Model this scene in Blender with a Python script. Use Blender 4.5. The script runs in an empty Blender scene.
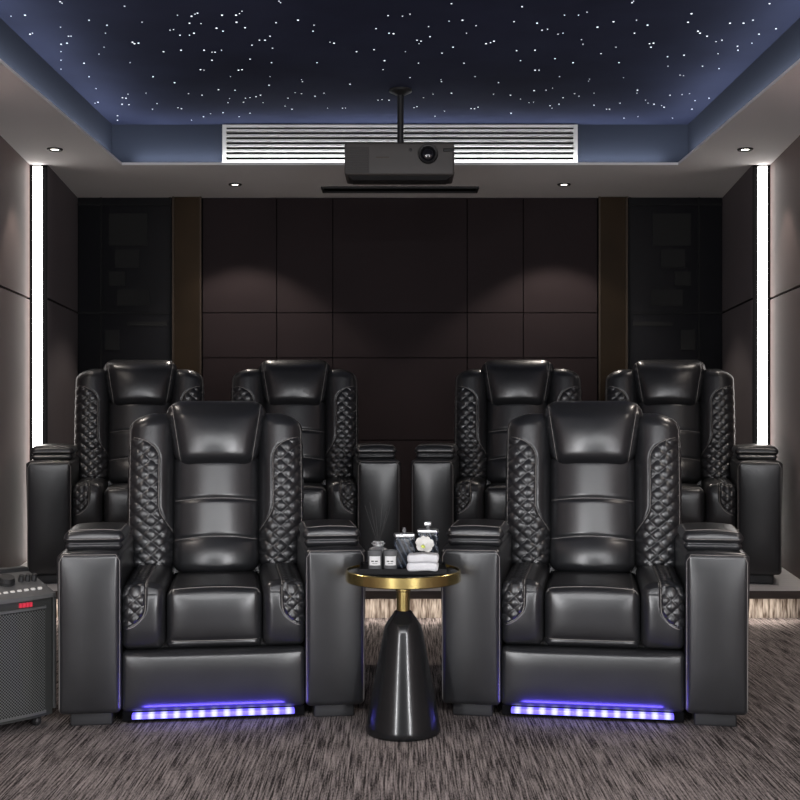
import bpy, bmesh, math, random
from mathutils import Vector, Matrix
from mathutils.bvhtree import BVHTree
random.seed(7)
PI = math.pi
sc = bpy.context.scene
COL = sc.collection

# ------------------------------------------------------------------ materials
def lin(c):
    return tuple((v/12.92 if v <= .04045 else ((v+.055)/1.055)**2.4) for v in c)
def mat(name, rgb, rough=.5, metal=0., spec=.5, emit=None, estr=0., coat=0., noise=None, bump=None, trans=0.):
    """noise=(scale xyz, amount) colour variation; bump=(scale, strength, distance)"""
    m = bpy.data.materials.new(name); m.use_nodes = True
    nt = m.node_tree; b = nt.nodes['Principled BSDF']
    b.inputs['Base Color'].default_value = (*rgb, 1)
    b.inputs['Roughness'].default_value = rough
    b.inputs['Metallic'].default_value = metal
    b.inputs['Specular IOR Level'].default_value = spec
    b.inputs['Coat Weight'].default_value = coat
    b.inputs['Transmission Weight'].default_value = trans
    if emit:
        b.inputs['Emission Color'].default_value = (*emit, 1)
        b.inputs['Emission Strength'].default_value = estr
    tc = nt.nodes.new('ShaderNodeTexCoord')
    if noise:
        mp = nt.nodes.new('ShaderNodeMapping'); mp.inputs['Scale'].default_value = noise[0]
        nt.links.new(tc.outputs['Object'], mp.inputs['Vector'])
        n = nt.nodes.new('ShaderNodeTexNoise'); n.inputs['Scale'].default_value = 1; n.inputs['Detail'].default_value = 4
        nt.links.new(mp.outputs[0], n.inputs['Vector'])
        r = nt.nodes.new('ShaderNodeValToRGB')
        r.color_ramp.elements[0].position = .3; r.color_ramp.elements[1].position = .7
        a = noise[1]
        r.color_ramp.elements[0].color = (*[v*(1-a) for v in rgb], 1)
        r.color_ramp.elements[1].color = (*[v*(1+a) for v in rgb], 1)
        nt.links.new(n.outputs['Fac'], r.inputs['Fac']); nt.links.new(r.outputs[0], b.inputs['Base Color'])
    if bump:
        n2 = nt.nodes.new('ShaderNodeTexNoise'); n2.inputs['Scale'].default_value = bump[0]; n2.inputs['Detail'].default_value = 3
        nt.links.new(tc.outputs['Object'], n2.inputs['Vector'])
        bp = nt.nodes.new('ShaderNodeBump'); bp.inputs['Strength'].default_value = bump[1]; bp.inputs['Distance'].default_value = bump[2]
        nt.links.new(n2.outputs['Fac'], bp.inputs['Height']); nt.links.new(bp.outputs[0], b.inputs['Normal'])
    return m

M = {}
M['leather'] = mat('black_leather', (.017, .0175, .0195), .31, spec=.75, noise=((9, 9, 9), .18), bump=(260, .12, .0012))
M['leather_soft'] = mat('soft_black_leather', (.017, .0175, .0195), .29, spec=.75, bump=(60, .10, .003))
M['thread'] = mat('pale_thread', (.23, .215, .205), .8)
M['plastic'] = mat('black_plastic', (.015, .015, .016), .5)
M['void'] = mat('matt_black', (.004, .004, .0045), .9, spec=.1)
M['foot'] = mat('dark_foot', (.022, .022, .024), .55)
M['soffit'] = mat('soffit_paint', (.80, .785, .785), .85, spec=.2, noise=((2, 2, 2), .02))
M['cove'] = mat('blue_grey_paint', (.038, .046, .068), .8, spec=.2)
M['sky'] = mat('night_sky_panel', (.036, .043, .082), .9, spec=.1, noise=((1.2, 1.2, 1), .25))
M['star'] = mat('fibre_star', (1, 1, 1), .5, emit=(.80, .88, 1), estr=1.5)
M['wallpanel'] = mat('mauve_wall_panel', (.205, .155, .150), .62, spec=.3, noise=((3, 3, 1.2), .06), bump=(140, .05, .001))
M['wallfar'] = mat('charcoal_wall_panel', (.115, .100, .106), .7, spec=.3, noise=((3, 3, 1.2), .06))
M['backpanel'] = mat('plum_wall_panel', (.024, .0165, .018), .7, spec=.15, noise=((2, 2, 2), .10))
M['smoked'] = mat('smoked_glass', (.006, .006, .008), .3, spec=.25)
M['bronze'] = mat('bronze_mirror', (.030, .019, .010), .4, metal=.8, noise=((2, 2, 1.5), .3))
M['bronze_edge'] = mat('bronze_edge', (.06, .045, .033), .4, metal=.8)
M['strip'] = mat('light_diffuser', (1, 1, 1), .5, emit=(1, .965, .92), estr=4.6)
M['lens'] = mat('downlight_lens', (1, 1, 1), .5, emit=(1, .95, .86), estr=9)
M['ring'] = mat('downlight_ring', (.025, .024, .024), .4)
M['white_metal'] = mat('white_enamel', (.78, .77, .72), .45)
M['gold'] = mat('brushed_brass', (.62, .49, .19), .24, metal=1., noise=((30, 30, 2), .12))
M['blackglass'] = mat('black_gloss', (.004, .004, .005), .10, spec=.3, coat=0.)
M['cone'] = mat('black_gloss_base', (.009, .0095, .010), .2, spec=.4, coat=.1)
M['slate'] = mat('slate_tray', (.010, .010, .011), .7, spec=.2)
M['smoke_jar'] = mat('smoked_jar', (.12, .122, .126), .18, spec=.6)
M['label'] = mat('paper_label', (.72, .72, .72), .7)
M['ink'] = mat('label_ink', (.05, .05, .05), .7)
M['silver'] = mat('silver', (.72, .73, .74), .28, metal=.85)
M['towel'] = mat('white_towel', (.68, .68, .70), .95, spec=.1, bump=(220, .5, .003))
M['petal'] = mat('petal', (.68, .67, .64), .7)
M['petal_heart'] = mat('petal_heart', (.55, .62, .12), .7)
M['reed'] = mat('reed', (.02, .02, .02), .7)
M['projector'] = mat('projector_shell', (.075, .067, .063), .5)
M['proj_dark'] = mat('projector_vent', (.055, .050, .048), .6)
M['glass_lens'] = mat('lens_glass', (.012, .012, .016), .12, spec=.7, coat=.6)
M['fret'] = mat('dark_shelf_edge', (.009, .009, .010), .6, spec=.2)
M['pane'] = mat('dim_display_pane', (.016, .016, .016), .6, spec=.2)
M['slot'] = mat('slot_black', (.018, .018, .020), .6)
M['deck'] = mat('control_deck', (.10, .10, .10), .45)
M['cabinet'] = mat('speaker_cabinet', (.030, .031, .030), .5)
M['rail'] = mat('grey_rail', (.16, .165, .165), .35, metal=.5)
M['chrome'] = mat('chrome', (.6, .6, .6), .2, metal=1.)
M['button'] = mat('pale_button', (.75, .73, .70), .5)
M['redled'] = mat('red_display', (.2, .01, .02), .5, emit=(1, .04, .09), estr=.45)
M['platform'] = mat('grey_platform_board', (.62, .60, .60), .55, noise=((3, 40, 3), .08))
M['nosing'] = mat('dark_wood_nosing', (.055, .042, .037), .5, noise=((6, 60, 60), .3))

def nodes_of(m): return m.node_tree.nodes, m.node_tree.links
# diamond-wave bottle glaze
def stripes_mat():
    m = mat('striped_dark_bottle', (.03, .04, .055), .2, spec=.6)
    N, L = nodes_of(m); b = N['Principled BSDF']
    tc = N.new('ShaderNodeTexCoord'); w = N.new('ShaderNodeTexWave'); w.bands_direction = 'DIAGONAL'
    w.inputs['Scale'].default_value = 26; w.inputs['Distortion'].default_value = .6
    mp = N.new('ShaderNodeMapping'); mp.inputs['Scale'].default_value = (1.5, 0, .75)
    L.new(tc.outputs['Object'], mp.inputs[0]); L.new(mp.outputs[0], w.inputs[0])
    r = N.new('ShaderNodeValToRGB'); r.color_ramp.elements[0].position = .62; r.color_ramp.elements[1].position = .9
    r.color_ramp.elements[0].color = (.010, .013, .019, 1); r.color_ramp.elements[1].color = (.06, .075, .10, 1)
    L.new(w.outputs['Fac'], r.inputs[0]); L.new(r.outputs[0], b.inputs['Base Color'])
    return m
M['striped'] = stripes_mat()

# blue LED strip with white diodes along x
def led_mat():
    m = mat('blue_led', (.1, .1, .4), .5)
    N, L = nodes_of(m); b = N['Principled BSDF']
    tc = N.new('ShaderNodeTexCoord'); sx = N.new('ShaderNodeSeparateXYZ'); L.new(tc.outputs['Object'], sx.inputs[0])
    mu = N.new('ShaderNodeMath'); mu.operation = 'MULTIPLY'; mu.inputs[1].default_value = 2*PI/.0385; L.new(sx.outputs[0], mu.inputs[0])
    co = N.new('ShaderNodeMath'); co.operation = 'COSINE'; L.new(mu.outputs[0], co.inputs[0])
    r = N.new('ShaderNodeValToRGB'); r.color_ramp.elements[0].position = .25; r.color_ramp.elements[1].position = 1.
    mr = N.new('ShaderNodeMapRange'); mr.inputs['From Min'].default_value = -1; L.new(co.outputs[0], mr.inputs['Value'])
    r.color_ramp.elements[0].color = (.14, .10, 1, 1); r.color_ramp.elements[1].color = (.62, .64, 1, 1)
    L.new(mr.outputs[0], r.inputs[0]); L.new(r.outputs[0], b.inputs['Emission Color'])
    b.inputs['Emission Strength'].default_value = 1.3
    return m
M['led'] = led_mat()

# perforated grille
def grille_mat():
    m = mat('perforated_grille', (.08, .085, .085), .4, metal=.3)
    N, L = nodes_of(m); b = N['Principled BSDF']
    tc = N.new('ShaderNodeTexCoord'); mp = N.new('ShaderNodeMapping'); mp.inputs['Scale'].default_value = (150, 0, 150); mp.inputs['Rotation'].default_value = (0, PI/4, 0)
    L.new(tc.outputs['Object'], mp.inputs[0])
    v = N.new('ShaderNodeTexVoronoi'); v.inputs['Scale'].default_value = 1; v.inputs['Randomness'].default_value = 0
    L.new(mp.outputs[0], v.inputs['Vector'])
    r = N.new('ShaderNodeValToRGB'); r.color_ramp.interpolation = 'LINEAR'
    r.color_ramp.elements[0].position = .36; r.color_ramp.elements[1].position = .46
    r.color_ramp.elements[0].color = (.004, .004, .004, 1); r.color_ramp.elements[1].color = (.15, .157, .155, 1)
    L.new(v.outputs['Distance'], r.inputs[0]); L.new(r.outputs[0], b.inputs['Base Color'])
    return m
M['grille'] = grille_mat()

# carpet: woven streaks running away from the camera
def carpet_mat():
    m = mat('streaked_carpet', (.12, .10, .10), .95, spec=.1)
    N, L = nodes_of(m); b = N['Principled BSDF']
    tc = N.new('ShaderNodeTexCoord')
    def noise(scale, detail=3, rough=.6):
        mp = N.new('ShaderNodeMapping'); mp.inputs['Scale'].default_value = scale; L.new(tc.outputs['Object'], mp.inputs[0])
        n = N.new('ShaderNodeTexNoise'); n.inputs['Scale'].default_value = 1; n.inputs['Detail'].default_value = detail; n.inputs['Roughness'].default_value = rough
        L.new(mp.outputs[0], n.inputs['Vector']); return n.outputs['Fac']
    streak = noise((185, 5.5, 1), 2); fine = noise((300, 60, 1), 2); broad = noise((2.2, 1.0, 1), 2)
    def math_(op, a, bb):
        x = N.new('ShaderNodeMath'); x.operation = op
        for i, v in enumerate((a, bb)):
            if isinstance(v, float): x.inputs[i].default_value = v
            else: L.new(v, x.inputs[i])
        return x.outputs[0]
    t = math_('ADD', math_('MULTIPLY', streak, .62), math_('ADD', math_('MULTIPLY', fine, .26), math_('MULTIPLY', broad, .12)))
    r = N.new('ShaderNodeValToRGB'); e = r.color_ramp.elements
    e[0].position = .41; e[0].color = (.022, .018, .018, 1)
    e[1].position = .62; e[1].color = (.32, .28, .27, 1)
    k = r.color_ramp.elements.new(.50); k.color = (.145, .126, .123, 1)
    L.new(t, r.inputs[0]); L.new(r.outputs[0], b.inputs['Base Color'])
    bp = N.new('ShaderNodeBump'); bp.inputs['Strength'].default_value = .35; bp.inputs['Distance'].default_value = .006
    L.new(t, bp.inputs['Height']); L.new(bp.outputs[0], b.inputs['Normal'])
    return m
M['carpet'] = carpet_mat()
def riser_mat():
    m = mat('shaggy_riser', (.30, .26, .23), .9, spec=.1)
    N, L = nodes_of(m); b = N['Principled BSDF']
    tc = N.new('ShaderNodeTexCoord'); mp = N.new('ShaderNodeMapping'); mp.inputs['Scale'].default_value = (130, 1, 14); L.new(tc.outputs['Object'], mp.inputs[0])
    n = N.new('ShaderNodeTexNoise'); n.inputs['Scale'].default_value = 1; n.inputs['Detail'].default_value = 4; L.new(mp.outputs[0], n.inputs['Vector'])
    r = N.new('ShaderNodeValToRGB'); r.color_ramp.elements[0].position = .35; r.color_ramp.elements[1].position = .66
    r.color_ramp.elements[0].color = (.10, .075, .06, 1); r.color_ramp.elements[1].color = (.48, .43, .38, 1)
    L.new(n.outputs['Fac'], r.inputs[0]); L.new(r.outputs[0], b.inputs['Base Color'])
    return m
M['riser'] = riser_mat()

# ------------------------------------------------------------------ mesh helpers
def build(name, bm, m, parent=None, smooth=True, auto=None):
    bmesh.ops.recalc_face_normals(bm, faces=bm.faces)
    me = bpy.data.meshes.new(name)
    bm.to_mesh(me); bm.free()
    ms = m if isinstance(m, (list, tuple)) else [m]
    for x in ms: me.materials.append(x)
    if smooth:
        for p in me.polygons: p.use_smooth = True
        if auto: me.set_sharp_from_angle(angle=math.radians(auto))
    o = bpy.data.objects.new(name, me); COL.objects.link(o)
    if parent: o.parent = parent
    return o
def empty(name, label, cat, loc=(0, 0, 0), rz=0, group=None):
    o = bpy.data.objects.new(name, None); COL.objects.link(o)
    o.location = loc; o.rotation_euler = (0, 0, rz); o.empty_display_size = .1
    return tag(o, label, cat, group)
def tag(o, label, cat, group=None):
    o['label'] = label; o['category'] = cat
    if group: o['group'] = group
    return o
def struct(name, bm, m, smooth=False, parent=None):
    o = build(name, bm, m, parent, smooth)
    if not parent: o['kind'] = 'structure'
    return o

def box(bm, x0, x1, y0, y1, z0, z1, mi=0, bev=0., M4=None):
    b2 = bmesh.new()
    bmesh.ops.create_cube(b2, size=1)
    for v in b2.verts:
        v.co = Vector(((x0+x1)/2+v.co.x*(x1-x0), (y0+y1)/2+v.co.y*(y1-y0), (z0+z1)/2+v.co.z*(z1-z0)))
    if bev: bmesh.ops.bevel(b2, geom=b2.edges[:], offset=bev, segments=3, profile=.5, affect='EDGES')
    if M4 is not None: bmesh.ops.transform(b2, matrix=M4, verts=b2.verts)
    merge(bm, b2, mi)
def merge(bm, b2, mi=0):
    mp = {v: bm.verts.new(v.co) for v in b2.verts}
    for f in b2.faces:
        try:
            g = bm.faces.new([mp[v] for v in f.verts]); g.material_index = mi
        except ValueError: pass
    b2.free()
def _axis(h, r, n, k):
    c = [h-r+r*math.tan(PI/4*i/k) for i in range(k+1)] if r > 0 else [h]
    mid = [-(h-r)+2*(h-r)*i/n for i in range(1, n)]
    return [-v for v in reversed(c)] + mid + c
def rbox(bm, c, h, r, n=(6, 6, 6), k=4, deform=None):
    """rounded box; deform(p_abs, normal, uvw) -> new absolute point"""
    ax = [_axis(h[i], r, n[i], k) for i in range(3)]
    cache = {}
    def vert(p):
        key = tuple(round(q, 6) for q in p)
        if key in cache: return cache[key]
        q = [max(-(h[i]-r), min(h[i]-r, p[i])) for i in range(3)]
        d = Vector([p[i]-q[i] for i in range(3)])
        nn = d.normalized() if d.length > 1e-9 else Vector((0, 0, 1))
        P = Vector(q)+nn*r if r > 0 else Vector(p)
        uvw = tuple(P[i]/h[i] for i in range(3))
        P = P+Vector(c)
        if deform: P = deform(P, nn, uvw)
        cache[key] = bm.verts.new(P); return cache[key]
    for a in range(3):
        b_, c_ = (a+1) % 3, (a+2) % 3
        for s in (-1, 1):
            A, B = ax[b_], ax[c_]
            g = []
            for u in A:
                row = []
                for w in B:
                    p = [0, 0, 0]; p[a] = s*h[a]; p[b_] = u; p[c_] = w
                    row.append(vert(p))
                g.append(row)
            for i in range(len(A)-1):
                for j in range(len(B)-1):
                    vs = [g[i][j], g[i+1][j], g[i+1][j+1], g[i][j+1]]
                    if len(set(vs)) == 4:
                        try: bm.faces.new(vs)
                        except ValueError: pass
def lathe(bm, prof, cx=0, cy=0, n=40, mi=0, cap=True):
    rings = []
    for r, z in prof:
        rings.append([bm.verts.new((cx+r*math.cos(2*PI*i/n), cy+r*math.sin(2*PI*i/n), z)) for i in range(n)])
    for a, b in zip(rings, rings[1:]):
        for i in range(n):
            f = bm.faces.new((a[i], a[(i+1) % n], b[(i+1) % n], b[i])); f.material_index = mi
    if cap:
        for rg in (rings[0], rings[-1]):
            f = bm.faces.new(rg); f.material_index = mi
def tube(bm, pts, r, n=6, mi=0):
    pts = [Vector(p) for p in pts]
    rings = []
    for i, p in enumerate(pts):
        t = (pts[min(i+1, len(pts)-1)]-pts[max(i-1, 0)])
        if t.length < 1e-9: t = Vector((0, 0, 1))
        t.normalize()
        a = t.orthogonal() if not rings else prev_a - t*prev_a.dot(t)
        if a.length < 1e-6: a = t.orthogonal()
        a.normalize(); prev_a = a; b = t.cross(a)
        rings.append([bm.verts.new(p+(a*math.cos(2*PI*k/n)+b*math.sin(2*PI*k/n))*r) for k in range(n)])
    for A, B in zip(rings, rings[1:]):
        for k in range(n):
            f = bm.faces.new((A[k], A[(k+1) % n], B[(k+1) % n], B[k])); f.material_index = mi
    for rg in (rings[0], rings[-1]):
        f = bm.faces.new(rg); f.material_index = mi
def prism(bm, poly, z0, z1, mi=0):
    a = [bm.verts.new((x, y, z0)) for x, y in poly]; b = [bm.verts.new((x, y, z1)) for x, y in poly]
    n = len(poly)
    for i in range(n):
        f = bm.faces.new((a[i], a[(i+1) % n], b[(i+1) % n], b[i])); f.material_index = mi
    for r in (a, b): bm.faces.new(r).material_index = mi
def smooth01(x): x = max(0., min(1., x)); return x*x*(3-2*x)
def stitches(src, paths, parent, r=.0013, lift=.0006):
    """lay thread over a finished part: src object, paths = list of (points, ray origin offset direction)"""
    me = src.data
    bvh = BVHTree.FromPolygons([v.co.copy() for v in me.vertices], [tuple(p.vertices) for p in me.polygons])
    for path in paths:
        line = []
        for pts, d in (path if isinstance(path, list) else [path]):
            d = Vector(d).normalized()
            for p in pts:
                p = Vector(p); hit = bvh.ray_cast(p-d*2, d)
                if hit[0] is not None: line.append(hit[0]-d*lift)
        if len(line) > 1:
            bm = bmesh.new(); tube(bm, line, r, 5); build('stitching', bm, M['thread'], parent)
def lerp_path(pts, step=.008):
    out = []
    for a, b in zip(pts, pts[1:]):
        a, b = Vector(a), Vector(b); n = max(1, int((b-a).length/step))
        out += [a+(b-a)*i/n for i in range(n)]
    out.append(Vector(pts[-1])); return out

# ------------------------------------------------------------------ recliner
LEAN = math.tan(math.radians(12.5))
def yf(z): return .50+(z-.42)*LEAN
def quilt(a, b):
    return (abs(math.sin(PI*a))*abs(math.sin(PI*b)))**.42

def wing_bound(z):
    if z < .515: return .145
    if z < .64: return .145+.055*smooth01((z-.515)/.125)
    if z < .80: return .200
    if z < .876: return .200+.100*(1-math.sqrt(max(0, 1-((z-.80)/.076)**2)))
    return .5

def make_recliner(left_full=True, right_full=True):
    root = bpy.data.objects.new('recliner', None); COL.objects.link(root); root.empty_display_size = .2
    L = M['leather']
    # --- lower body
    bm = bmesh.new(); box(bm, -.281, .281, .095, .80, .055, .27, bev=.01)
    build('base_frame', bm, M['plastic'], root, auto=40)
    # --- arms
    for sx, full in ((-1, left_full), (1, right_full)):
        hw = .094 if full else .0215
        cx = sx*(.283+hw)
        bm = bmesh.new()
        def d_arm(P, n, u, cx=cx, hw=hw, sx=sx):
            P = P.copy()
            if n.y < -.3: P.y -= .012*(1-u[0]**2)*(1-u[2]**4)
            P.x += .005*smooth01((u[2]+.2)/1.2)*max(0, u[0]*sx)*sx*(hw/.094)
            if n.z > .5: P.z -= .006*u[0]**2 - .004
            return P
        rbox(bm, (cx, .40, .294), (hw, .40, .2475), min(.018, hw*.8), (8, 14, 14), deform=d_arm)
        arm = build('arm', bm, L, root)
        e = hw-.004
        zt = .535
        fr = lerp_path([(cx-e, 0, .06), (cx-e, 0, zt-.02), (cx-e+.012, 0, zt), (cx+e-.012, 0, zt), (cx+e, 0, zt-.02), (cx+e, 0, .06)])
        stitches(arm, [(fr, (0, 1, 0))], arm)
        if full:
            bm = bmesh.new()
            def d_lid(P, n, u):
                P = P.copy()
                g = math.exp(-((P.z-.566)/.006)**2)
                P -= n*.006*g*(1 if abs(n.z) < .9 else 0)
                if n.z > .4: P.z += .010*(1-u[0]**2)*(1-.5*u[1]**2)
                if P.z < .566: P -= Vector((n.x, n.y, 0))*.004
                return P
            rbox(bm, (sx*.370, .180, .570), (.093, .132, .030), .022, (10, 14, 4), k=6, deform=d_lid)
            lid = build('armrest_lid', bm, M['leather_soft'], arm)
            x0, x1 = sx*.370-.080, sx*.370+.080
            stitches(lid, [(lerp_path([(x0, .29, .59), (x0, .082, .59), (x0+.012, .066, .59), (x1-.012, .066, .59), (x1, .082, .59), (x1, .29, .59)]), (0, 0, -1)),
                           (lerp_path([(x0, 0, .578), (x1, 0, .578)]), (0, 1, 0))], lid)
        for fy in (.05, .70):
            bm = bmesh.new()
            box(bm, cx-min(.064, hw*.8), cx+min(.064, hw*.8), fy, fy+.085, 0, .05, bev=.006)
            build('foot', bm, M['foot'], arm, auto=40)
    # --- footrest panel
    bm = bmesh.new()
    def d_fr(P, n, u):
        P = P.copy()
        if n.y < -.2: P.y -= .014*(1-u[0]**6)*(1-u[2]**4)
        return P
    rbox(bm, (0, .058, .137), (.2865, .036, .094), .020, (24, 3, 12), deform=d_fr)
    fr = build('footrest_panel', bm, L, root)
    # --- light strip under the footrest
    bm = bmesh.new(); box(bm, -.283, .283, .048, .10, .008, .043, bev=.004)
    lb = build('light_bar', bm, M['void'], root, auto=40)
    bm = bmesh.new(); box(bm, -.252, .250, .018, .0479, .022, .0375, bev=.003)
    lo = build('led_strip', bm, M['led'], lb, smooth=False)
    lo['label'] = 'glowing blue led strip'
    # --- seat cushion
    bm = bmesh.new()
    def d_seat(P, n, u):
        P = P.copy()
        if n.y < -.2: P.y -= .016*(1-u[0]**4)*(1-min(1, abs(u[2]))**3)
        if n.z > .3:
            P.z += .008*(1-u[0]**2); P.z -= .020*(u[1]+1)/2
            P.z -= .003*math.exp(-((P.y-.052)/.006)**2)
        if n.y < -.2: P.y += .007*math.exp(-((P.z-.257)/.006)**2)
        if abs(u[0]) > .9: P.z -= .004
        return P
    rbox(bm, (0, .310, .325), (.149, .272, .094), .026, (18, 30, 16), k=5, deform=d_seat)
    seat = build('seat_cushion', bm, L, root)
    stitches(seat, [(lerp_path([(-.142, .052, .5), (.142, .052, .5)]), (0, 0, -1)),
                    (lerp_path([(-.143, 0, .260), (-.13, 0, .257), (.13, 0, .257), (.143, 0, .260)]), (0, 1, 0))], seat)
    # --- seat bolsters with quilted patches
    for sx in (-1, 1):
        bm = bmesh.new()
        def pb(t):  # patch inner boundary in |x| along the over-the-front profile t = z+y
            t0 = .335
            if t < t0: return .5
            if t < t0+.07: return .210+.075*(1-math.sqrt(max(0, 1-((t0+.07-t)/.07)**2)))
            return .210
        def d_bol(P, n, u, sx=sx):
            P = P.copy(); x = abs(P.x); t = P.z+P.y
            if n.y < -.2: P.y -= .018*(1-u[0]**4)*(1-min(1, abs(u[2]))**3)
            if n.z > .3: P.z += .012*(1-u[0]**2)*(1-.4*u[1]); 
            k = smooth01((x-pb(t))/.006)*smooth01(max(-n.y, n.z, 0)*1.6)
            if k > 0:
                a = x/.044; b = t/.040
                P += n*(.0065*quilt(a+b/1., a-b/1.)-.002)*k
            else:
                P += n*0
            P -= n*.004*math.exp(-((x-pb(t))/.004)**2)
            return P
        rbox(bm, (sx*.2185, .305, .331), (.0675, .277, .097), .026, (42, 130, 50), k=8, deform=d_bol)
        bo = build('seat_bolster', bm, L, root)
        pth = []
        t = .337
        while t < .41: pth.append((sx*pb(t), -.02, t-.035)); t += .003
        pth += [(sx*.210, -.02, z) for z in (.385, .395)]
        top = lerp_path([(sx*.210, y, .5) for y in (.09, .54)])
        mid = [(sx*.210, -.01+.012*i, .400+.006*i) for i in range(9)]
        stitches(bo, [[(pth, (0, 1, 0)), (mid, (0, 1, -1)), (top, (0, 0, -1))]], bo)
    # --- back shell
    bm = bmesh.new()
    def d_sh(P, n, u):
        P = P.copy(); P.y += yf(P.z)-.5; return P
    rbox(bm, (0, .66, .62), (.285, .075, .325), .05, (8, 4, 10), deform=d_sh)
    build('back_shell', bm, L, root)
    # --- centre back cushion
    bm = bmesh.new()
    def d_back(P, n, u):
        P = P.copy(); z = P.z
        if n.y < -.1:
            for zs, am in ((.662, .014), (.527, .018)):
                zz = zs+am*(1-u[0]**2)-.012
                P.y += .006*math.exp(-((z-zz)/.006)**2)
            P.y -= .044*(1-u[0]**2)
            P.y -= .010*max(0, 1-((z-.465)/.055)**2)
        P.y += yf(z)-.5; return P
    rbox(bm, (0, .565, .61), (.151, .070, .205), .035, (16, 4, 60), k=5, deform=d_back)
    cb = build('back_cushion', bm, L, root)
    pths = []
    for zs, am in ((.662, .014), (.527, .018)):
        pths.append(([(x/100*.145, 0, zs+am*(1-(x/100)**2)-.012) for x in range(-100, 101, 4)], (0, 1, 0)))
    stitches(cb, pths, cb)
    # --- quilted wings
    for sx in (-1, 1):
        bm = bmesh.new()
        def d_wing(P, n, u, sx=sx):
            P = P.copy(); x = abs(P.x); z = P.z
            f = smooth01(-n.y*1.5)
            k = smooth01((x-wing_bound(z))/.006)*smooth01((z-.40)/.02)*(1 if n.y < .2 else 0)*(1 if z < .876 else 0)
            if k > 0: P += n*(.0065*quilt(x/.056+z/.047, x/.056-z/.047)-.002)*k*max(f, .35)
            elif n.y < 0: P -= n*.005*math.exp(-((x-wing_bound(z))/.005)**2)
            if n.y < 0:
                P.y -= (.022+.016*smooth01((z-.5)/.2))*max(0, 1-((x-.235)/.09)**2)
            # top outline slopes down to the outside, waist above the arm
            P.z -= .020*smooth01((x-.22)/.085)*max(0, u[2])**3
            P.x += sx*(.004*math.sin((z-.42)*5.5))*(1 if x > .22 else 0)
            P.y += yf(z)-.5; return P
        rbox(bm, (sx*.2265, .575, .685), (.0795, .082, .275), .042, (40, 6, 150), k=9, deform=d_wing)
        w = build('back_wing', bm, L, root)
        pp = []
        z = .876
        while z > .516: pp.append((sx*wing_bound(z-.0005), 0, z)); z -= .006 if z < .80 else .003
        pp.append((sx*.147, 0, .513))
        edge = lerp_path([(sx*.300, 0, .45), (sx*.302, 0, .90), (sx*.292, 0, .93)])
        stitches(w, [(pp, (0, 1, 0)), (edge, (0, 1, 0))], w)
    # --- headrest
    bm = bmesh.new()
    def d_head(P, n, u):
        P = P.copy(); z = P.z; w = u[2]
        P.x *= 1+.135*w
        if n.y < .2:
            P.y -= .036*(1-u[0]**2)*(1-.6*w*w)
            e = smooth01((abs(u[0])-.74)/.2)
            P.y -= .0042*e*math.sin(z*170+u[0]*3)*(.4+.6*smooth01(w+.3))
            P.y += .006*math.exp(-((abs(u[0])-.85)/.025)**2)
        P.y += yf(z)-.5; return P
    rbox(bm, (0, .527, .887), (.166, .072, .119), .062, (40, 6, 44), k=8, deform=d_head)
    hd = build('headrest', bm, M['leather_soft'], root)
    sp = []
    for sx in (-1, 1):
        sp.append(([(sx*.166*.85*(1+.135*w/50), 0, .889+.116*w/50) for w in range(-46, 47, 3)], (0, 1, 0)))
    stitches(hd, sp, hd)
    return root
def copy_tree(o, parent=None):
    c = o.copy(); COL.objects.link(c)
    if parent: c.parent = parent
    for ch in list(o.children): copy_tree(ch, c)
    return c
R = math.radians
full = make_recliner()
tag(full, 'black leather recliner in the front row, left of the round brass-rimmed side table', 'recliner', 'recliners of the front row')
full.location = (-.576, 3.72, 0); full.rotation_euler.z = R(8)
for o in full.children:
    if o.name.startswith('light_bar'):
        l = bpy.data.lights.new('led_glow', 'AREA'); l.shape = 'RECTANGLE'; l.size = .44; l.size_y = .012; l.energy = 1.0; l.color = (.12, .08, 1)
        g = bpy.data.objects.new('led_glow', l); COL.objects.link(g); g.parent = o
        g.location = (0, -.006, .036); g.rotation_euler = (R(140), 0, 0)
c2 = copy_tree(full)
tag(c2, 'black leather recliner in the front row, right of the round brass-rimmed side table', 'recliner', 'recliners of the front row')
c2.location = (.595, 3.72, 0); c2.rotation_euler.z = R(-9.3)
RZ = .149
outL = make_recliner(True, False); outR = make_recliner(False, True)
inR = copy_tree(outL); inL = copy_tree(outR)   # inner seats of each pair: their wide arm faces the aisle
for o, x, yaw, lab in ((outL, -1.232, 11.2, 'black leather recliner on the platform at far left, next to the left wall light'),
                       (inL, -.501, 4.4, 'black leather recliner on the platform, second from left, left of the centre aisle'),
                       (inR, .554, -5.6, 'black leather recliner on the platform, third from left, right of the centre aisle'),
                       (outR, 1.272, -12, 'black leather recliner on the platform at far right, next to the right wall light')):
    tag(o, lab, 'recliner', 'recliners of the back row')
    o.location = (x, 5.64, RZ); o.rotation_euler.z = R(yaw); o.scale = (1.065,)*3

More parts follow.
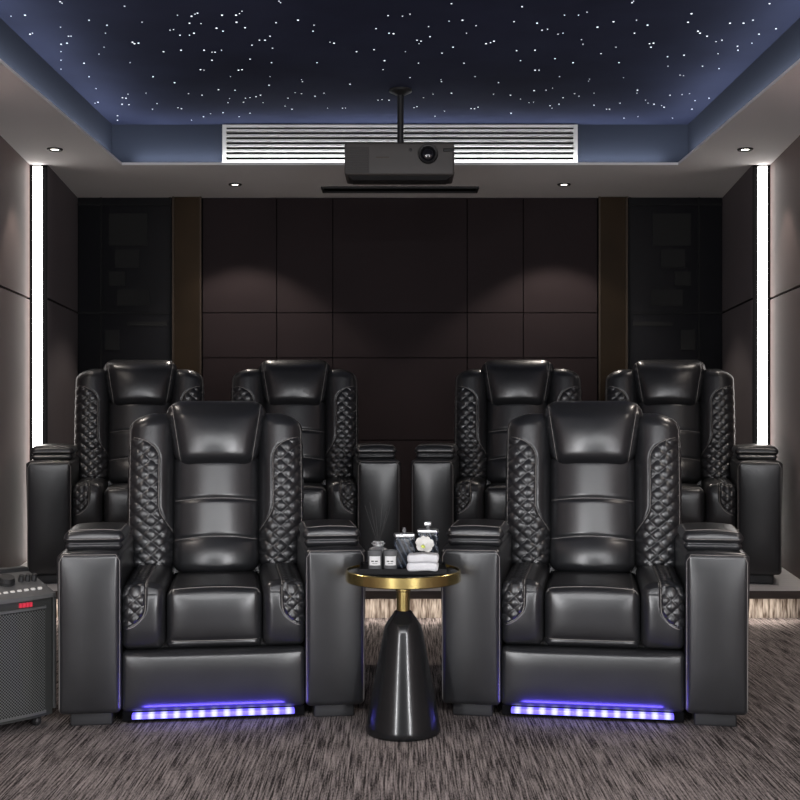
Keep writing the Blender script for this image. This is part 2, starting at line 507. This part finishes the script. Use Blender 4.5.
# ------------------------------------------------------------------ room shell
HC = 2.279; ZC = 2.52; SEAM = 1.556
bm = bmesh.new(); box(bm, -2.2, 2.2, -1.2, 5.60, -.05, 0)
struct('floor', bm, M['carpet'])
bm = bmesh.new()
box(bm, -2.03, 2.03, 5.405, 7.545, .113, RZ, mi=0)
for f in bm.faces:
    if f.calc_center_median().y < 5.41: f.material_index = 1
box(bm, -2.03, 2.03, 5.555, 7.545, 0, .113, mi=2)
pf = struct('platform', bm, [M['platform'], M['nosing'], M['riser']])
for sx, side in ((-1, 'left'), (1, 'right')):
    bm = bmesh.new()
    near = [(1.832, -1.2), (1.832, 5.0), (1.917, 5.75), (2.0, 6.486)]
    far = [(1.903, 6.486), (2.025, 7.545)]
    def slab(line, off0, off1, z0, z1, mi):
        a = [(sx*(x+off0), y) for x, y in line]; b = [(sx*(x+off1), y) for x, y in reversed(line)]
        prism(bm, a+b, z0, z1, mi)
    g = .006
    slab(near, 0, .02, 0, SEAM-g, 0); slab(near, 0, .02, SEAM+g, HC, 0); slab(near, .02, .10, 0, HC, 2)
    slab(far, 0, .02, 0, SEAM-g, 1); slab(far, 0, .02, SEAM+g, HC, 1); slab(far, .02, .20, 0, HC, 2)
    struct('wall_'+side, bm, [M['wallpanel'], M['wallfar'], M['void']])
# back wall: backing, central plum panels, smoked glass bays, bronze columns
SB = 1200/7.545
def bx_(px): return (px-400)/SB
def bz_(py): return 1.009+(400-py)/SB
YB = 7.545
bm = bmesh.new()
box(bm, -2.2, 2.2, YB, YB+.1, 0, HC, mi=1)
xs = [203, 277, 333, 467, 523, 597]; zs = [HC, bz_(313), bz_(358), bz_(440), RZ]
for i in range(5):
    for j in range(4):
        box(bm, bx_(xs[i])+.003, bx_(xs[i+1])-.003, YB-.02, YB-.0001, zs[j+1]+.003, zs[j]-.003, mi=0)
struct('wall_back', bm, [M['backpanel'], M['void']])
n = 1
for s in (-1, 1):
    def X(a): return s*abs(bx_(a))
    bm = bmesh.new()
    x0, x1 = sorted((X(175), X(202)))
    box(bm, x0, x1, YB-.05, YB-.0001, RZ, HC-.001, mi=0)
    for e in (x0, x1): box(bm, e-.006, e+.006, YB-.062, YB-.0501, RZ, HC-.001, mi=1)
    struct('trim_%d' % n, bm, [M['bronze'], M['bronze_edge']]); n += 1
    bm = bmesh.new()
    x0, x1 = sorted((X(79), X(173)))
    box(bm, x0, x1, YB-.02, YB-.0001, RZ, HC-.001, mi=0)
    for a in (102, 171): box(bm, X(a)-.006, X(a)+.006, YB-.034, YB-.0201, RZ, HC-.001, mi=1)
    for z in (bz_(313), bz_(205), bz_(430)): box(bm, x0, x1, YB-.032, YB-.0201, z-.008, z+.008, mi=1)
    # paler rectangles painting dim reflections onto the smoked face
    for (a0, a1, y0, y1) in ((110, 148, 214, 246), (116, 140, 250, 268), (110, 126, 272, 286), (118, 150, 290, 306), (128, 168, 322, 326), (106, 120, 330, 350)):
        q0, q1 = sorted((X(a0), X(a1)))
        box(bm, q0, q1, YB-.026, YB-.0201, bz_(y1), bz_(y0), mi=2)
    struct('trim_%d' % n, bm, [M['smoked'], M['fret'], M['pane']]); n += 1
# ceiling: dropped soffit with raised star panel
XO, YO, YF = 1.503, 6.486, .5
bm = bmesh.new()
box(bm, -2.2, -XO, -1.2, YB+.1, HC, HC+.014); box(bm, XO, 2.2, -1.2, YB+.1, HC, HC+.014)
box(bm, -XO, XO, YO, YB+.1, HC, HC+.014); box(bm, -XO, XO, -1.2, YF, HC, HC+.014)
struct('ceiling', bm, M['soffit'])
bm = bmesh.new()
XC, YC = 1.58, 6.583
box(bm, -XC-.05, -XC, YF-.1, YC+.05, HC+.014, ZC); box(bm, XC, XC+.05, YF-.1, YC+.05, HC+.014, ZC)
box(bm, -XC, XC, YC, YC+.05, HC+.014, ZC); box(bm, -XC, XC, YF-.1, YF-.05, HC+.014, ZC)
struct('ceiling_cove', bm, M['cove'])
bm = bmesh.new(); box(bm, -XC-.05, XC+.05, YF-.1, YC+.05, ZC, ZC+.05)
struct('ceiling_panel', bm, M['sky'])
# fibre-optic stars set into the panel (positions measured on the panel's plane)
A = [(120,3),(124,6),(249,12),(50,30),(22,32),(65,66),(60,68),(121,54),(137,72),(134,86),(142,72),(122,88),(122,103),(122,120),(122,138),(178,40),(214,50),(211,66),(208,94),(198,108),(168,126),(178,153),(192,177),(196,204),(190,206),(284,44),(265,84),(269,87),(277,86),(260,125),(327,103),(362,100),(360,70),(340,60),(347,59),(355,30),(383,32),(390,28),(395,26),(379,46),(379,70),(388,66),(402,47),(433,56),(446,62),(444,30),(472,30),(479,27),(484,22),(473,44),(490,55),(408,100),(424,104),(430,104),(443,100),(424,120),(401,139),(408,140),(437,179),(461,153),(470,180),(459,197),(456,205),(477,140),(484,139),(500,118),(504,90),(519,80),(530,80),(540,72),(545,96),(552,45),(558,2),(561,5),(596,40),(628,50),(660,84),(668,86),(626,62),(713,103),(748,99),(776,31),(787,67),(778,66),(752,57),(769,121),(766,139),(540,153),(538,170),(543,125),(603,159),(605,163),(590,185),(603,187),(576,196),(570,212),(584,218),(526,205),(512,193),(521,190),(491,196),(500,195),(487,204),(634,125),(630,192),(648,186),(700,168),(685,216),(691,216),(655,216),(756,200),(764,199),(778,200),(306,153),(292,186),(256,188),(245,195),(244,208),(258,209),(252,196),(235,231),(235,240),(314,207),(305,218),(349,165),(356,215),(363,217),(377,187),(383,240),(404,190),(407,233),(421,227),(446,225),(478,233),(500,226)]
B = [(5,32),(20,28),(103,7),(98,42),(125,40),(57,53),(60,73),(34,80),(42,82),(38,87),(11,103),(37,126),(84,106),(106,94),(128,126),(133,66),(152,51),(172,87),(181,85),(188,82),(228,43),(244,13),(274,46),(284,60),(295,58),(316,68),(326,66),(329,30),(357,30),(374,24),(395,54),(363,79),(366,88),(402,107),(427,43),(432,94),(438,125),(464,5),(467,2),(473,40),(469,66),(495,50),(499,87),(507,86),(502,94),(535,113),(536,132),(568,110),(576,44),(583,27),(596,62),(600,66),(614,72),(632,83),(644,80),(660,46),(687,46),(706,40),(675,92),(676,100),(718,68),(704,86),(739,7),(752,57),(605,132),(636,107),(638,137),(560,150),(567,151),(618,196),(579,187),(564,189),(540,190),(475,180),(474,186),(491,200),(496,206),(508,208),(523,211),(528,214),(545,236),(590,201),(584,218),(447,155),(377,162),(379,158),(346,125),(310,117),(319,153),(270,100),(233,101),(241,121),(270,140),(278,140),(197,165),(150,153),(82,159),(83,163),(20,155),(28,215),(34,213),(47,195),(66,188),(70,232),(89,222),(103,186),(142,217),(149,217),(156,214),(187,188),(221,190),(241,198),(222,226),(258,205),(267,204),(268,181),(292,180),(305,176),(326,195),(300,211),(304,216),(318,208),(358,192),(349,187),(388,186),(388,210),(413,218),(419,218),(440,206),(476,233),(448,236)]
bm = bmesh.new()
def star(x, y, r):
    b2 = bmesh.new(); bmesh.ops.create_uvsphere(b2, u_segments=8, v_segments=5, radius=r)
    for v in b2.verts: v.co = Vector((x+v.co.x, y+v.co.y, ZC-.0005+v.co.z*.6))
    merge(bm, b2)
hc = ZC-1.009
for (u, v, off) in [(a, b, 0) for a, b in A]+[(a, b, 400) for a, b in B]:
    px, py = u/2+off, v/2
    s_ = (400-py)/hc
    x, y = (px-400)/s_, 1200/s_
    if abs(x) < XC-.02 and y < YC-.03: star(x, y, random.choice((.0026, .0034, .0042)))
while y > 0 and len(bm.verts) < 14500:   # the part of the panel above and behind the view
    star(random.uniform(-1.5, 1.5), random.uniform(.6, 4.4), .005)
st = build('star_lights', bm, M['star'])
st['kind'] = 'stuff'
tag(st, 'tiny white star lights scattered over the dark blue ceiling', 'star lights')

# ------------------------------------------------------------------ fixtures
def downlight(x, y, label, energy=9., size=100):
    t = empty('downlight', label, 'downlight', (x, y, HC), 0, 'recessed ceiling downlights')
    bm = bmesh.new()
    prof = [(.022, -.0005), (.023, -.006), (.036, -.008), (.039, -.004), (.040, 0)]
    lathe(bm, prof, n=32, cap=False); build('trim_ring', bm, M['ring'], t)
    bm = bmesh.new(); lathe(bm, [(.0005, -.004), (.016, -.004), (.0225, -.002)], n=32, cap=True)
    build('lens', bm, M['lens'], t)
    spot(x, y, energy, size, .3)
def spot(x, y, energy, size=118, blend=.55):
    l = bpy.data.lights.new('downlight_beam', 'SPOT'); l.energy = energy; l.spot_size = R(size); l.spot_blend = blend
    l.color = (1, .90, .80); l.shadow_soft_size = .03
    o = bpy.data.objects.new('downlight_beam', l); COL.objects.link(o); o.location = (x, y, HC-.012)
downlight(-1.746, 6.07, 'round downlight in the left ceiling border above the left wall light', 10, 74)
downlight(1.746, 6.07, 'round downlight in the right ceiling border above the right wall light', 10, 74)
downlight(-.97, 7.06, 'round downlight in the rear ceiling border, left of the projector', 46)
downlight(.965, 7.06, 'round downlight in the rear ceiling border, right of the projector', 46)
for sx in (-1, 1):
    for y, e in ((4.62, 34), (3.0, 30), (1.45, 30), (0., 20)): spot(sx*1.72, y, e)  # unseen spots without fixtures, added to light both rows of chairs

# vertical wall lights
for sx, side in ((-1, 'left'), (1, 'right')):
    t = empty('wall_light', 'tall bright vertical light strip set into the %s side wall' % side, 'wall light', (sx*1.952, 6.486, RZ), 0, 'vertical wall lights')
    bm = bmesh.new()
    for a, b in ((-.047, -.026), (.026, .047)): box(bm, a, b, -.010, -.0005, 0, HC-RZ-.001)
    box(bm, -.047, .047, -.010, -.0005, HC-RZ-.012, HC-RZ-.001)
    box(bm, -.026, .026, -.008, -.0005, 0, HC-RZ-.012)
    build('frame', bm, M['void'], t, smooth=False)
    bm = bmesh.new(); box(bm, -.0225, .0225, -.036, -.0105, .005, HC-RZ-.0125)
    build('diffuser', bm, M['strip'], t, smooth=False)

# air grille on the rear face of the raised ceiling
S6 = 1200/YC
t = empty('air_grille', 'long white slatted air grille on the rear edge of the raised ceiling', 'air grille', (0, YC, 1.009+(400-144.5)/S6))
gw = 175/S6; gh = 17.5/S6
bm = bmesh.new()
for z in (-gh, gh): box(bm, -gw, gw, -.03, -.0005, z-.006, z+.006)
for x in (-gw, gw): box(bm, x-.010, x+.010, -.032, -.0006, -gh-.006, gh+.006)
build('frame', bm, M['white_metal'], t, smooth=False)
bm = bmesh.new(); box(bm, -gw, gw, -.004, -.0004, -gh, gh); build('backing', bm, M['void'], t, smooth=False)
for i in range(1, 7):
    z = -gh+2*gh*i/7
    bm = bmesh.new(); box(bm, -gw+.010, gw-.010, -.026, -.006, -.0055, .0055, M4=Matrix.Translation((0, 0, z)) @ Matrix.Rotation(R(-12), 4, 'X'))
    build('slat', bm, M['white_metal'], t, smooth=False)

# long dark slot in the rear soffit
t = empty('ceiling_slot', 'long narrow dark slot in the rear ceiling below the projector', 'ceiling slot', (0, 7.215, HC))
bm = bmesh.new()
box(bm, -.47, .47, -.085, -.070, -.012, -.0005); box(bm, -.47, .47, .070, .085, -.012, -.0005)
box(bm, -.47, -.455, -.070, .070, -.012, -.0005); box(bm, .455, .47, -.070, .070, -.012, -.0005)
build('frame', bm, M['slot'], t, smooth=False)
bm = bmesh.new()
box(bm, -.455, .455, -.070, .070, -.004, -.0005)
build('backing', bm, M['void'], t, smooth=False)

# projector
t = empty('projector', 'grey projector hanging on a black pole from the starry ceiling', 'projector', (0, 5.72, 0))
SP = 1200/5.72
def pz(py): return 1.009+(400-py)/SP
def px_(p): return (p-400)/SP
bm = bmesh.new()
rbox(bm, (px_(399.5), .125, (pz(142)+pz(175))/2), ((px_(454.5)-px_(344.5))/2, .125, (pz(142)-pz(175))/2), .012, (4, 4, 3), k=3)
body = build('body', bm, M['projector'], t, auto=50)
bm = bmesh.new()
zt, zb = pz(173.5), pz(179)
x0, x1 = px_(346), px_(453)
a = [(x0, .012, zt), (x1, .012, zt), (x1, .24, zt), (x0, .24, zt)]
b = [(x0+.03, .03, zb), (x1-.03, .03, zb), (x1-.03, .15, zb), (x0+.03, .15, zb)]
va = [bm.verts.new(p) for p in a]; vb = [bm.verts.new(p) for p in b]
bm.faces.new(va); bm.faces.new(vb)
for i in range(4): bm.faces.new((va[i], va[(i+1) % 4], vb[(i+1) % 4], vb[i]))
build('underside_tray', bm, M['plastic'], t, smooth=False)
bm = bmesh.new()
box(bm, px_(345), px_(369), -.004, .02, pz(173), pz(147))
for i in range(10):
    z = pz(172)+(pz(148)-pz(172))*(i+.5)/10
    box(bm, px_(346), px_(368), -.007, -.003, z-.002, z+.002)
build('side_vent', bm, M['proj_dark'], t, smooth=False)
lx, lz = px_(428), pz(154.5)
def lathe_y(bm, prof, cx, cz, n=36, cap=True):
    b2 = bmesh.new(); lathe(b2, prof, n=n, cap=cap)
    bmesh.ops.transform(b2, matrix=Matrix.Translation((cx, 0, cz)) @ Matrix.Rotation(R(90), 4, 'X'), verts=b2.verts); merge(bm, b2)
bm = bmesh.new(); lathe_y(bm, [(.034, 0), (.046, .001), (.046, .020), (.043, .026), (.036, .024), (.032, .010), (.030, .004)], lx, lz, cap=False)
ln = build('lens_barrel', bm, M['plastic'], t, auto=40)
bm = bmesh.new(); lathe_y(bm, [(.033, .001), (.031, .008), (.024, .013), (.012, .016), (.001, .017)], lx, lz)
build('lens_glass', bm, M['glass_lens'], ln)
bm = bmesh.new(); lathe_y(bm, [(.008, -.002), (.008, .003), (.006, .004)], px_(410.5), pz(150)); build('sensor_window', bm, M['plastic'], t, auto=40)
bm = bmesh.new(); rbox(bm, (px_(448.5), 0, pz(150)), (.026, .005, .008), .0048, (3, 1, 1)); build('focus_switch', bm, M['plastic'], t)
bm = bmesh.new(); box(bm, px_(376), px_(389), -.0015, .001, pz(157.6), pz(156.9)); build('name_badge', bm, M['bronze_edge'], t, smooth=False)
bm = bmesh.new(); lathe(bm, [(.0155, pz(142)-.004), (.0155, ZC-.012)], cx=px_(400.5), cy=.12, n=20); build('mount_pole', bm, M['plastic'], t, auto=40)
bm = bmesh.new(); lathe(bm, [(.02, ZC-.03), (.055, ZC-.012), (.055, ZC-.0005)], cx=px_(400.5), cy=.12, n=28); build('ceiling_plate', bm, M['plastic'], t, auto=40)

# ------------------------------------------------------------------ side table
TX, TY, TZ = .0095, 3.65, .490
t = empty('side_table', 'round side table with brass rim and black conical base between front recliners', 'side table', (TX, TY, 0))
RD = .1755
bm = bmesh.new(); lathe(bm, [(.0005, 0), (.110, 0), (.1135, .004), (.1145, .012), (.112, .024), (.060, .296+.012), (.054, .326), (.046, .339), (.032, .358), (.026, .368), (.021, .370)], n=56)
build('base', bm, M['cone'], t, auto=50)
bm = bmesh.new(); lathe(bm, [(.0205, .367), (.0205, .427), (.0235, .430), (.0235, .441), (.0205, .443), (.021, .449), (.045, .454), (RD*.8, .460)], n=40)
build('neck', bm, M['gold'], t, auto=40)
bm = bmesh.new(); lathe(bm, [(RD-.03, .459), (RD-.004, .459), (RD, .462), (RD, TZ+.002), (RD-.002, TZ+.004), (RD-.006, TZ+.004), (RD-.007, TZ-.004)], n=72, cap=False)
build('rim', bm, M['gold'], t, auto=40)
bm = bmesh.new(); lathe(bm, [(.0005, .4605), (RD-.0075, .4605), (RD-.0075, TZ), (.0005, TZ)], n=72); build('tabletop', bm, M['blackglass'], t, auto=40)
# tray
tr = empty('tray', 'dark rectangular slate tray on the round side table', 'tray', (.0085, 3.637, TZ+.0012))
bm = bmesh.new(); box(bm, -.128, .128, -.078, .078, 0, .010, bev=.002)
build('base', bm, M['slate'], tr, smooth=False)
bm = bmesh.new()
box(bm, -.130, .130, -.080, -.0765, .0, .017); box(bm, -.130, .130, .0765, .080, 0, .017)
box(bm, -.130, -.1265, -.0765, .0765, 0, .017); box(bm, .1265, .130, -.0765, .0765, 0, .017)
build('rim', bm, M['slate'], tr, smooth=False)
ZT = TZ+.0118
# candles
def candle(x, y, label):
    c = empty('candle_jar', label, 'candle', (x, y, ZT), R(0), 'candle jars on the tray')
    bm = bmesh.new(); lathe(bm, [(.0005, 0), (.0185, 0), (.0205, .003), (.0212, .058), (.0200, .0585), (.0195, .045), (.0005, .045)], n=36)
    build('jar', bm, M['smoke_jar'], c, auto=50)
    bm = bmesh.new()
    r = .0216; n = 14
    a = [R(-90-48+96*i/n) for i in range(n+1)]
    lo = [bm.verts.new((r*math.cos(q), r*math.sin(q), .016)) for q in a]; hi = [bm.verts.new((r*math.cos(q), r*math.sin(q), .043)) for q in a]
    for i in range(n): bm.faces.new((lo[i], lo[i+1], hi[i+1], hi[i]))
    lb = build('label', bm, M['label'], c)
    bm = bmesh.new()
    r = .0220
    for z0, z1, w in ((.0265, .0300, 30), (.0205, .0220, 20)):
        m_ = 8; a = [R(-90-w+2*w*i/m_) for i in range(m_+1)]
        for i in range(m_):
            if z0 > .025 and i % 4 == 3: continue
            vs = [bm.verts.new((r*math.cos(q), r*math.sin(q), z)) for q, z in ((a[i], z0), (a[i+1], z0), (a[i+1], z1), (a[i], z1))]
            bm.faces.new(vs)
    build('lettering', bm, M['ink'], lb, smooth=False)
candle(-.0745, 3.583, 'smoked glass candle jar with white label, at the left end of the tray')
candle(-.0285, 3.583, 'smoked glass candle jar with white label, second from the left on the tray')
# reed diffuser
d = empty('reed_diffuser', 'dark diffuser bottle with thin black reeds behind the left candle jar', 'reed diffuser', (-.066, 3.655, ZT))
bm = bmesh.new(); lathe(bm, [(.0005, 0), (.030, 0), (.032, .003), (.032, .045), (.028, .056), (.015, .062), (.014, .064)], n=32); build('bottle', bm, M['smoke_jar'], d, auto=50)
bm = bmesh.new(); lathe(bm, [(.015, .0625), (.0165, .064), (.0165, .077), (.010, .078)], n=28); build('collar', bm, M['silver'], d, auto=40)
for i, (dx, dy, zt) in enumerate(((-.042, .01, .185), (-.026, -.008, .195), (-.010, .012, .175), (.012, .0, .190), (.026, .01, .168), (.036, -.01, .182))):
    bm = bmesh.new(); tube(bm, [(-dx*.12, -dy*.3, .060), (dx*.15, dy*.2, .080), (dx, dy, zt)], .0010, 6); build('reed', bm, M['reed'], d)
bm = bmesh.new()
for i in range(2):
    s = -1 if i else 1
    tube(bm, [(s*.002, -.017, .072), (s*.012, -.021, .079), (s*.020, -.020, .073), (s*.012, -.020, .067), (s*.002, -.017, .071)], .0022, 6)
build('ribbon_bow', bm, M['silver'], d)
# two striped bottles
def bottle(x, y, rz, h, w, capkind, label):
    b = empty('toiletry_bottle', label, 'bottle', (x, y, ZT), rz, 'dark bottles on the tray')
    bm = bmesh.new(); rbox(bm, (0, 0, h/2), (w, w*.62, h/2), .006, (4, 4, 8), k=3); build('bottle_body', bm, M['striped'], b)
    bm = bmesh.new(); rbox(bm, (0, 0, h+.0045), (w*.98, w*.6, .0065), .0045, (4, 2, 1), k=3); col = build('shoulder_collar', bm, M['silver'], b)
    if capkind == 'pump':
        bm = bmesh.new(); lathe(bm, [(.006, h+.010), (.006, h+.022), (.0045, h+.023), (.0045, h+.028), (.001, h+.0285)], n=18)
        build('pump_stem', bm, M['smoke_jar'], b, auto=40)
    else:
        bm = bmesh.new(); lathe(bm, [(.006, h+.010), (.006, h+.021)], n=18); build('bottle_neck', bm, M['smoke_jar'], b, auto=40)
        bm = bmesh.new(); rbox(bm, (0, 0, h+.027), (.011, .010, .006), .003, (2, 2, 2), k=2); build('cap', bm, M['silver'], b)
bottle(.0130, 3.627, R(8), .094, .031, 'pump', 'dark striped square bottle with a thin pump stem in the tray centre')
bottle(.0855, 3.677, R(-8), .101, .032, 'cap', 'dark bottle with silver shoulders and flat cap behind the white towel')
# folded towel and blossom
tw = empty('folded_towel', 'small folded white towel at the right front of the tray', 'towel', (.068, 3.577, ZT), R(-4))
bm = bmesh.new()
def d_tw(P, n, u):
    P = P.copy(); P.y += .0015*math.sin(P.x*90); P.z += .0012*math.sin(P.x*70+1); return P
for z, hh, sh in ((.0128, .0126, 0), (.0378, .0122, .001)):
    rbox(bm, (sh, 0, z), (.0465, .030, hh), .009, (14, 6, 2), k=4, deform=d_tw)
build('folds', bm, M['towel'], tw)
fl = empty('blossom', 'white blossom with a yellow-green heart lying on the folded towel', 'flower', (.0715, 3.582, ZT+.066))
fl.rotation_euler = (R(50), R(8), 0)
for i in range(5):
    bm = bmesh.new(); an = 2*PI*i/5+.3
    rows = []
    for a in range(9):
        q = a/8; wv = .002+.0125*math.sqrt(max(0, 1-((q-.60)/.43)**2))
        row = []
        for c in range(-3, 4):
            v = c/3
            p = Vector((q*.028, v*wv, .004+.024*q-.010*q*q*q+.004*v*v))
            row.append(p)
        rows.append(row)
    rot = Matrix.Rotation(an, 4, 'Z')
    for off in (0, .0012):
        vv = [[bm.verts.new(rot @ (p-Vector((0, 0, off)))) for p in r_] for r_ in rows]
        for a in range(8):
            for c in range(6): bm.faces.new((vv[a][c], vv[a+1][c], vv[a+1][c+1], vv[a][c+1]))
    build('petal', bm, M['petal'], fl)
bm = bmesh.new(); b2 = bmesh.new(); bmesh.ops.create_uvsphere(b2, u_segments=16, v_segments=10, radius=.0065)
for v in b2.verts: v.co = Vector((v.co.x-.004, v.co.y-.004, v.co.z*.9+.0105))
merge(bm, b2); build('heart', bm, M['petal_heart'], fl)

# ------------------------------------------------------------------ party speaker at the left edge
th = R(42)
cor = Vector((-1.074, 3.72))
org = cor-Vector((math.cos(th), math.sin(th)))*.18
t = empty('karaoke_speaker', 'black floor speaker with mesh front and control deck at the left edge', 'speaker', (org.x, org.y, 0), th)
bm = bmesh.new()
poly = [(-.18, .008), (-.10, -.010), (0, -.016), (.10, -.010), (.18, .008), (.18, .29), (-.18, .29)]
prism(bm, poly, .036, .405); build('cabinet', bm, M['cabinet'], t, smooth=False)
bm = bmesh.new()
g = [(-.165, -.0010), (-.10, -.0165), (0, -.0225), (.10, -.0165), (.150, -.0055)]
prism(bm, g+[(x, y+.006) for x, y in reversed(g)], .054, .365)
build('grille', bm, M['grille'], t, smooth=False)
bm = bmesh.new()
for z in (.046, .368):
    bm = bmesh.new(); prism(bm, [(x*1.02, y-.001) for x, y in g]+[(x*1.02, y+.008) for x, y in reversed(g)], z, z+.008)
    build('grille_trim', bm, M['rail'], t, smooth=False)
# control deck: wedge rising to the back, front lip bowed
bm = bmesh.new()
lip = [(-.185, -.004), (-.10, -.024), (0, -.030), (.10, -.024), (.185, -.004)]
lo = [bm.verts.new((x, y, .400)) for x, y in lip]+[bm.verts.new((x, .16, .400)) for x in (.170, -.170)]
hi = [bm.verts.new((x, y, .412)) for x, y in lip]+[bm.verts.new((x, .16, .470)) for x in (.165, -.165)]
k = len(lo)
for i in range(k): bm.faces.new((lo[i], lo[(i+1) % k], hi[(i+1) % k], hi[i]))
bm.faces.new(lo); bmesh.ops.triangulate(bm, faces=[bm.faces.new(hi)])
dk = build('control_deck', bm, M['deck'], t, smooth=False)
def deckz(y): return .412+(y+.02)/.18*.058
bm = bmesh.new(); box(bm, -.170, .170, .145, .190, .40, .478, bev=.008); build('rear_handle', bm, M['plastic'], t, auto=40)
tilt = Matrix.Rotation(R(17.9), 4, 'X')
def knob(name, x, y, r, h, m):
    bm = bmesh.new(); lathe(bm, [(.0003, -.004), (r, -.004), (r, h*.55), (r*.92, h*.6), (r*.86, h), (.0003, h)], n=24)
    bmesh.ops.transform(bm, matrix=Matrix.Translation((x, y, deckz(y))) @ tilt, verts=bm.verts)
    build(name, bm, m, dk, auto=40)
knob('knob', .060, .075, .026, .024, M['plastic'])
knob('knob', -.045, .075, .026, .024, M['plastic'])
for x in (.110, .131, .152): knob('knob', x, .080, .0085, .022, M['plastic'])
for i in range(9):
    x = -.036+i*.0225; y = .012+abs(x)*.06
    bm = bmesh.new(); rbox(bm, (0, 0, .002), (.0068, .0045, .0036), .002, (2, 2, 1), k=2)
    bmesh.ops.transform(bm, matrix=Matrix.Translation((x, y, deckz(y))) @ tilt, verts=bm.verts)
    build('button', bm, M['button'], dk)
bm = bmesh.new()
for i in range(4): box(bm, .062+i*.011, .069+i*.011, -.0195, -.010, .380, .393)
build('red_display', bm, M['redled'], t, smooth=False)
for x in (-.188, .190):
    bm = bmesh.new(); lathe(bm, [(.008, .05), (.008, .396), (.004, .399)], cx=x, cy=.02, n=16); build('side_rail', bm, M['rail'], t, auto=40)
for x in (-.14, .14):
    for y in (.035, .25):
        bm = bmesh.new(); lathe(bm, [(.0005, -.008), (.0145, -.008), (.0165, -.005), (.0165, .005), (.0145, .008), (.0005, .008)], n=22)
        bmesh.ops.transform(bm, matrix=Matrix.Translation((x, y, .0165)) @ Matrix.Rotation(R(90), 4, 'Y'), verts=bm.verts)
        box(bm, x-.012, x-.009, y-.008, y+.008, .012, .0365); box(bm, x+.009, x+.012, y-.008, y+.008, .012, .0365)
        build('caster', bm, M['plastic'], t, auto=40)

# ------------------------------------------------------------------ light of the room, with added fill at the front
def area(name, loc, rot, sx, sy, e, col, spread=180):
    l = bpy.data.lights.new(name, 'AREA'); l.shape = 'RECTANGLE'; l.size = sx; l.size_y = sy; l.energy = e; l.color = col; l.spread = R(spread)
    o = bpy.data.objects.new(name, l); COL.objects.link(o); o.location = loc; o.rotation_euler = rot
    return o
blue = (.88, .92, 1)
for s in (-1, 1):
    area('cove_light', (s*1.540, 3.55, HC+.020), (PI, 0, 0), .03, 5.9, 10.5, blue)
area('cove_light', (0, 6.535, HC+.020), (PI, 0, 0), 2.9, .03, 5.2, blue)
for s in (-1, 1):   # unseen tall strips added behind the camera for highlights on the chairs
    area('wall_light_front', (s*1.80, -.85, 1.22), (0, s*R(90), 0), 2.0, .16, 215, (.97, .98, 1))
area('front_ceiling_light', (0, -.45, HC-.01), (R(40), 0, 0), 2.6, .12, 62, (.97, .98, 1))  # added out of view to light the chairs from above
area('step_light', (0, 5.47, .110), (0, 0, 0), 3.6, .02, 8, (1, .90, .80))

w = bpy.data.worlds.new('world'); sc.world = w; w.use_nodes = True
bg = w.node_tree.nodes['Background']; bg.inputs[0].default_value = (.92, .95, 1, 1); bg.inputs[1].default_value = .42

cam = bpy.data.cameras.new('camera'); co = bpy.data.objects.new('camera', cam); COL.objects.link(co)
co.location = (0, 0, 1.009); co.rotation_euler = (PI/2, 0, 0); cam.sensor_width = 36; cam.lens = 54; cam.clip_start = .05
sc.camera = co
sc.view_settings.view_transform = 'Standard'; sc.view_settings.look = 'None'
sc.view_settings.gamma = 1; sc.view_settings.use_curve_mapping = False
sc.view_settings.exposure = 0
sc.cycles.use_denoising = True
